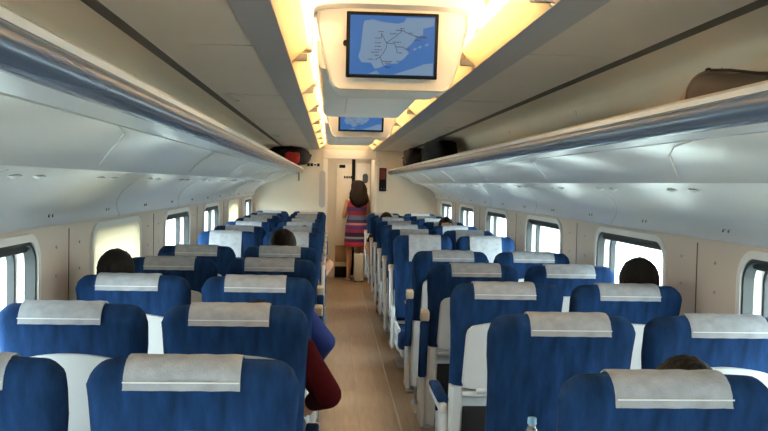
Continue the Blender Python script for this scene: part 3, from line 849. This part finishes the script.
def seated(name_label, col, k, top, hair, shirt, trousers, lean_x=0.0, hairlabel=None, arm=None, away=True, size=1.0, dy=0.0, extra_lab=None, longhair=False, chz=None, sho=None, hx=0.0):
    Yk = (YL if col[0] == 'L' else YR_) + S * k
    t = thing('person', name_label, 'person', (SX[col] + lean_x, Yk if away else Yk + .05, 0), 0 if away else PI)
    # local frame: looks +y
    hs = .95 * size
    hc = Vector((hx, .262 + dy, top - .132 * hs))        # head centre
    ch_z = chz or hc.z - .285 * size
    nk0 = Vector((hx * .6, .268 + dy * .7, max(hc.z - .15 * size, ch_z + .09))); nk1 = Vector((hx * .9, .26 + dy, hc.z - .04))
    chest = Vector((0, .308 + dy * .4, ch_z)); belly = Vector((0, .35, (ch_z + .56) / 2)); pel = Vector((0, .375, .575))
    sh = [Vector((q * .165 * size, .295 + dy * .5, ch_z + .085)) for q in (-1, 1)]
    if sho: sh[1] = Vector(sho)
    el = [Vector((q * .225 * size, .34, max(.655, ch_z - .16))) for q in (-1, 1)]
    wr = [Vector((q * .13, .56, .63)) for q in (-1, 1)]
    if arm:
        for q, (e_, w_) in arm.items():
            el[q] = Vector(e_); wr[q] = Vector(w_)
    hip = [Vector((q * .085, .39, .555)) for q in (-1, 1)]; kn = [Vector((q * .105, .755, .555)) for q in (-1, 1)]
    an = [Vector((q * .10, .735, .10)) for q in (-1, 1)]
    g, W = head_extra(hc, (0, 1, 0), hs)
    chains = [[(pel, .10), (belly, .095), (chest, .100), (nk0, .055), (nk1, .050)]]
    for q in (0, 1):
        sgn = -1 if q == 0 else 1
        chains += [[(chest + Vector((sgn * .06, 0, .03)), .075), (sh[q], .050)], [(sh[q], .046), (el[q], .037), (wr[q], .025)],
                   [(pel + Vector((sgn * .05, 0, 0)), .09), (hip[q], .082), (kn[q], .056), (an[q], .036)],
                   [(an[q], .034), (an[q] + Vector((0, .12, -.055)), .026), (an[q] + Vector((0, .16, -.06)), .022)]]
        hd = (wr[q] - el[q]).normalized(); chains += hand_chains(wr[q], hd, (-sgn, 0, .3), .95)
    me = skin_mesh(chains, .009, g); body = mesh_obj('body', me, M['skin'], t)
    # shirt
    c2 = [[(pel + Vector((0, 0, .03)), .112), (belly, .108), (chest, .112), (nk0 + Vector((0, 0, -.03)), .066)]]
    for q in (0, 1):
        sgn = -1 if q == 0 else 1
        wq = el[q].lerp(wr[q], .86)
        c2 += [[(chest + Vector((sgn * .06, 0, .03)), .086), (sh[q], .062)], [(sh[q], .058), (el[q], .049), (wq, .036)]] if extra_lab != 'bare' else [[(chest + Vector((sgn * .06, 0, .03)), .086), (sh[q], .060)], [(sh[q], .058), (sh[q].lerp(el[q], .45), .054)]]
    mesh_obj('shirt', skin_mesh(c2, .011), M[shirt], t)
    c3 = []
    for q in (0, 1):
        sgn = -1 if q == 0 else 1
        c3 += [[(pel + Vector((0, .0, -.01)), .105), (pel + Vector((sgn * .05, 0, 0)), .098), (hip[q], .09), (kn[q], .066), (an[q] + Vector((0, 0, .03)), .048)]]
    mesh_obj('trousers', skin_mesh(c3, .012), M[trousers], t)
    for q in (0, 1):
        a_ = an[q]
        MB().loft([[(a_.x + x, a_.y + y, z) for x, y in [(.038 * math.cos(th), .06 + .115 * math.sin(th)) for th in [2 * PI * i / 18 for i in range(18)]]] for z in (.005, .03)] +
                  [[(a_.x + x * .8, a_.y + y * .85 - .005, .065) for x, y in [(.038 * math.cos(th), .05 + .10 * math.sin(th)) for th in [2 * PI * i / 18 for i in range(18)]]],
                   [(a_.x + x, a_.y + y, .115) for x, y in [(.040 * math.cos(th), .0 + .042 * math.sin(th)) for th in [2 * PI * i / 18 for i in range(18)]]]]).build('shoe', M['shoe'], t)
    short_hair(W, hs, k * 3.1 + (7 if col[0] == 'R' else 0), 1.0 if not longhair else 1.04).build('hair', M[hair], t, smooth=80)
    face_details(body, W, hs)
    return t
seated('black-haired person seated in the left window seat against the cream blind', 'LW', 2, 1.245, 'hair', 'grey_shirt', 'denim', lean_x=-.01, hx=-.105)
seated('brown-haired person seated in the left aisle seat just before the table bay', 'LA', 4, 1.255, 'brownhair', 'grey_shirt', 'denim', lean_x=.0, size=1.08)
seated('dark-haired person at a right window, head against the bright glass', 'RW', 2, 1.255, 'hair', 'black_shirt', 'denim', lean_x=.01, hx=.105, size=1.06)
seated('person in the nearest right aisle seat, only dark hair showing', 'RA', 0, 1.155, 'hair', 'grey_shirt', 'denim', lean_x=.05, hx=.07, dy=.01, chz=.84)
seated('person in a maroon sleeve, elbow pushed out over the aisle armrest', 'LA', 1, 1.13, 'hair', 'maroon', 'denim', lean_x=.05,
       arm={1: ((.252, .17, .835), (.195, .43, .74))}, dy=.10, chz=.86, sho=(.155, .27, .955))
seated('person in a blue sleeve, elbow out in the aisle ahead of the maroon sleeve', 'LA', 2, 1.12, 'hair', 'blueshirt', 'denim', lean_x=.01,
       arm={1: ((.275, .26, .84), (.22, .47, .70))}, dy=.08, chz=.85, sho=(.172, .29, .95))
seated('person with bare arm leaning into the aisle from a far left facing seat', 'LA', 8, 1.13, 'brownhair', 'brown_shirt', 'brown_shirt', lean_x=.05, away=False,
       arm={0: ((-.255, .36, .76), (-.19, .58, .66))}, extra_lab='bare', dy=.03)
seated('dark-haired person in a far right aisle seat facing the camera', 'RA', 11, 1.20, 'hair', 'black_shirt', 'denim', lean_x=-.03, away=False,
       arm={1: ((.24, .36, .76), (.2, .58, .66))}, extra_lab='bare')
seated('dark-haired person in a far right window seat facing the camera', 'RW', 9, 1.215, 'hair', 'black_shirt', 'denim', away=False)

def woman():
    t = thing('person', 'woman with long dark hair in a striped dress standing in the far doorway', 'person', (.212, 13.62, 0), math.radians(8))
    s = .93
    hc = Vector((.01, 0, 1.475)); g, W = head_extra(hc, (.25, 1, 0), s)
    pel = Vector((0, 0, .90)); wst = Vector((0, .01, 1.04)); chest = Vector((0, 0, 1.20)); nk = Vector((0, -.005, 1.335)); nk1 = Vector((.005, 0, 1.42))
    chains = [[(pel, .112), (wst, .088), (chest, .098), (nk, .046), (nk1, .044)]]
    sh = {-1: Vector((-.155, 0, 1.275)), 1: Vector((.155, 0, 1.275))}
    el = {-1: Vector((-.205, .05, 1.02)), 1: Vector((.178, .07, 1.01))}
    wr = {-1: Vector((-.13, .24, 1.10)), 1: Vector((.12, .26, 1.08))}
    hip = {-1: Vector((-.085, 0, .86)), 1: Vector((.085, 0, .86))}
    kn = {-1: Vector((-.115, .02, .48)), 1: Vector((.07, .03, .48))}; an = {-1: Vector((-.125, -.02, .085)), 1: Vector((.06, .0, .085))}
    for q in (-1, 1):
        chains += [[(chest + Vector((q * .06, 0, .03)), .070), (sh[q], .046)], [(sh[q], .043), (el[q], .034), (wr[q], .023)],
                   [(pel + Vector((q * .04, 0, 0)), .095), (hip[q], .088), (kn[q], .052), (kn[q].lerp(an[q], .35) + Vector((0, -.012, 0)), .050), (an[q], .033)],
                   [(an[q], .032), (an[q] + Vector((0, .11, -.055)), .026), (an[q] + Vector((0, .16, -.062)), .020)]]
        chains += hand_chains(wr[q], (wr[q] - el[q]), (-q * .3, 0, 1), .92, .5)
    body = mesh_obj('body', skin_mesh(chains, .008, g), M['skin'], t)
    face_details(body, W, s)
    rings = []
    for z, rx, ry, cy in ((.545, .200, .150, .0), (.60, .196, .148, 0), (.75, .186, .142, 0), (.88, .182, .138, 0), (.97, .160, .122, .005), (1.05, .138, .108, .01), (1.15, .152, .118, .0), (1.24, .165, .112, 0), (1.29, .150, .085, 0), (1.315, .10, .066, 0), (1.318, .092, .060, 0)):
        rings.append([(rx * math.cos(a) * (1 + .03 * math.sin(5 * a) * (1 if z < .8 else 0)), cy + ry * math.sin(a), z) for a in [2 * PI * i / 32 for i in range(32)]])
    MB().loft(rings, caps=False).build('striped_dress', M['dress'], t, smooth=80, label='dress with horizontal red, purple and blue stripes')
    # long wavy hair
    rings = []
    for z, rx, ry, cy in ((1.610, .02, .02, -.015), (1.602, .06, .06, -.018), (1.578, .092, .09, -.022), (1.53, .112, .112, -.03), (1.47, .124, .104, -.045), (1.40, .138, .09, -.075), (1.33, .150, .08, -.095), (1.27, .142, .07, -.110), (1.225, .112, .055, -.115), (1.19, .06, .03, -.115), (1.17, .02, .012, -.115)):
        rings.append([(.01 + .014 * math.sin(z * 31) + rx * math.cos(a) * (1 + .09 * math.sin(7 * a + z * 34)), cy + ry * math.sin(a) * (1 + .08 * math.cos(6 * a - z * 25)), z) for a in [2 * PI * i / 36 for i in range(36)]])
    MB().loft(rings).build('long_hair', M['brownhair'], t, smooth=80)
    for q in (-1, 1):
        a_ = an[q]
        MB().loft([[(a_.x + .038 * math.cos(th), a_.y + .06 + .115 * math.sin(th), z) for th in [2 * PI * i / 18 for i in range(18)]] for z in (.004, .022)]).build('sandal', M['light_metal'], t)
    return t
woman()

# white case beside her
t = thing('suitcase', 'white hard case standing on the floor beside the woman in the doorway', 'suitcase', (.250, 13.42, 0))
MB().box((0, 0, .235), (.15, .16, .43), .02, 3).build('shell', M['light_metal'], t)
for y in (-.05, .05):
    for x in (-.05, .05): MB().tube((x - .01, y, .014), (x + .01, y, .014), .014, n=12).build('wheel', M['black'], t)
MB().box((0, 0, .462), (.02, .12, .02), .006).build('handle', M['black'], t)

# ------------------------------------------------------------------ luggage
def soft(mb_dims, seed, amp=.02, ex=3.4):
    """rounded soft box of given dims centred at origin, base at z=0"""
    b = bmesh.new(); bmesh.ops.create_cube(b, size=2); bmesh.ops.subdivide_edges(b, edges=b.edges[:], cuts=9, use_grid_fill=True)
    dx, dy, dz = mb_dims
    for v in b.verts:
        p = v.co.copy(); q = p.normalized() * 1.0
        L4 = (abs(p.x) ** ex + abs(p.y) ** ex + abs(p.z) ** ex) ** (1 / ex)
        p = p / L4
        nn = noise.noise(p * 1.7 + Vector((seed, seed, 0))) * amp * 2 + noise.noise(p * 5 + Vector((seed, 0, 0))) * amp * .7
        p = Vector((p.x * dx / 2, p.y * dy / 2, p.z * dz / 2)) * (1 + nn / max(dx, dz))
        v.co = p + Vector((0, 0, dz / 2))
    bmesh.ops.translate(b, verts=b.verts, vec=(0, 0, -min(v.co.z for v in b.verts)))
    return MB().bm(b)
def bag(label, name, loc, dims, mt, rz=0, seed=1, cat='bag', amp=.03, rotx=0):
    t = thing(name, label, cat, loc, rz); soft(dims, seed, amp).build('bag_body', M[mt], t, smooth=60); return t
def arc_strap(t, p0, p1, h, mt, r=.007, name='handle', ax=(0, 0, 1)):
    p0 = Vector(p0); p1 = Vector(p1); mb = MB(); pts = []
    for i in range(13):
        q = i / 12; pts.append(p0.lerp(p1, q) + Vector(ax) * h * math.sin(PI * q))
    for a, b in zip(pts, pts[1:]): mb.tube(a, b, r, n=8)
    mb.build(name, M[mt], t)
ZR = 1.742
# left: black and red rucksack overhanging the rack
t = bag('black rucksack with a red pocket on the far end of the left rack', 'rucksack', (-.80, 11.65, 1.778), (.58, .42, .25), 'bag_black', 0, 3, 'rucksack')
soft((.20, .07, .15), 5, .02).build('front_pocket', M['bag_red'], t, smooth=60, label='red front pocket').location = (.06, -.215, .02)
arc_strap(t, (-.08, 0, .245), (.08, 0, .245), .02, 'bag_black')
MB().box((.225, -.17, -.10), (.022, .006, .21), .002).build('hanging_strap', M['strap'], t, label='grey strap hanging below the rack').location = (-.07, -.03, 0)
MB().tube((.27, -.05, .14), (.315, -.05, .14), .018, n=12).build('strap_buckle', M['black'], t)
# right far: brown-black bag and black bag
t = bag('dark brown soft bag at the far end of the right luggage rack', 'travel_bag', (.865, 10.9, ZR), (.31, .62, .262), 'bag_dark', 0, 8)
arc_strap(t, (-.145, -.15, .15), (-.145, .12, .15), .03, 'bag_dark', ax=(-1, 0, 0)); MB().box((0, -.02, .259), (.012, .36, .006), .002).build('zip', M['black'], t)
t = bag('black holdall on the right rack, nearer of the two far dark bags', 'holdall', (.90, 8.75, ZR), (.33, .74, .255), 'bag_black', 0, 11)
arc_strap(t, (-.16, -.13, .14), (-.16, .15, .14), .03, 'bag_black', ax=(-1, 0, 0)); MB().box((0, 0, .252), (.012, .40, .006), .002).build('zip', M['strap'], t)
# right near: slouching brown-grey backpack
t = thing('backpack', 'slouching brown-grey canvas backpack on the right rack near the camera', 'backpack', (.98, 2.16, 1.728), 0)
def slouch():
    mb = MB(); rings = []
    for y, h, hw, z0 in ((.57, .006, .05, 0), (.51, .05, .10, 0), (.42, .135, .12, 0), (.35, .182, .13, 0), (.22, .165, .135, 0), (.02, .128, .135, 0), (-.2, .10, .13, 0), (-.38, .06, .11, 0), (-.44, .012, .08, 0)):
        rings.append([(hw * math.copysign(abs(math.cos(a)) ** .7, math.cos(a)) * (1 + .03 * math.sin(3 * a + y * 9)), y, max(0, h / 2 + h / 2 * math.copysign(abs(math.sin(a)) ** .75, math.sin(a)) + .006 * math.sin(4 * a + y * 13) * (1 if math.sin(a) > -.3 else 0))) for a in [2 * PI * i / 28 for i in range(28)]])
    return mb.loft(rings)
slouch().build('bag_body', M['bag_brown'], t, smooth=70)
rings = []
for y, h, hw in ((.578, .008, .05), (.515, .058, .106), (.424, .143, .126), (.345, .190, .137)):
    rings.append([(hw * math.copysign(abs(math.cos(a)) ** .7, math.cos(a)) * (1 + .03 * math.sin(3 * a + y * 9)), y, .001 + max(0, h / 2 + h / 2 * math.copysign(abs(math.sin(a)) ** .75, math.sin(a)))) for a in [2 * PI * i / 28 for i in range(28)]])
MB().loft(rings).build('end_panel', M['bag_tan'], t, smooth=70, label='paler tan end panel')
mb = MB()
zl = [(.35, .187), (.22, .170), (.02, .133), (-.2, .105), (-.38, .065)]
for a, b in zip(zl, zl[1:]): mb.tube((-.06, a[0], a[1]), (-.06, b[0], b[1]), .004, n=8)
mb.build('zip', M['bag_dark'], t)
MB().ell((-.06, .36, .188), (.008, .016, .007)).build('zip_pull', M['black'], t)

# ------------------------------------------------------------------ bottle on the lowered tray
bx, by = SX['RA'] - .06, YR_ + S - .16 + .04
t = thing('water_bottle', 'clear plastic water bottle with a pale blue cap on the lowered tray', 'bottle', (.388, YR_ + S - .135, .7105))
pr = [(.030, 0), (.032, .006), (.032, .05), (.030, .06), (.032, .07), (.032, .12), (.028, .145), (.018, .168), (.0125, .178), (.0125, .190)]
MB().loft([[(r * math.cos(2 * PI * i / 24), r * math.sin(2 * PI * i / 24), z) for i in range(24)] for r, z in pr]).build('bottle_body', M['bottle'], t)
MB().tube((0, 0, .186), (0, 0, .208), .0150, .0140, 20).build('cap', M['cap'], t)
t.scale = (.9, .9, .80)

# ------------------------------------------------------------------ small things on the far partition
t = thing('indicator_panel', 'tall black panel with a red top on the far wall right of the doorway', 'display', (.545, YP - .001, 1.62))
MB().box((0, -.012, 0), (.105, .022, .34), .006).build('panel_case', M['black'], t)
MB().box((0, -.025, .075), (.085, .006, .15), .003).build('red_light', M['redpanel'], t)
for x in (-.02, .02): MB().tube((x, -.022, -.135), (x, -.028, -.135), .006, n=10).build('button', M['metal'], t)
t = thing('round_dial', 'small round pale dial above the black and red panel', 'dial', (.475, YP - .001, 1.865))
MB().tube((0, 0, 0), (0, -.014, 0), .040, n=24).build('dial_rim', M['strip'], t)
MB().tube((0, -.010, 0), (0, -.018, 0), .031, n=24).build('dial_face', M['white'], t)
MB().box((0, -.019, .004), (.005, .003, .024)).build('pointer', M['black'], t)
t = thing('pictogram_strip', 'row of small black pictogram squares high on the far wall left of the doorway', 'sign', (-.475, YP - .001, 1.815))
MB().box((0, -.004, 0), (.20, .008, .062), .003).build('backing', M['white'], t)
for i in range(4): MB().box((-.072 + i * .048, -.010, 0), (.036, .005, .044 if i != 2 else .02), .002).build('pictogram', M['black'], t)
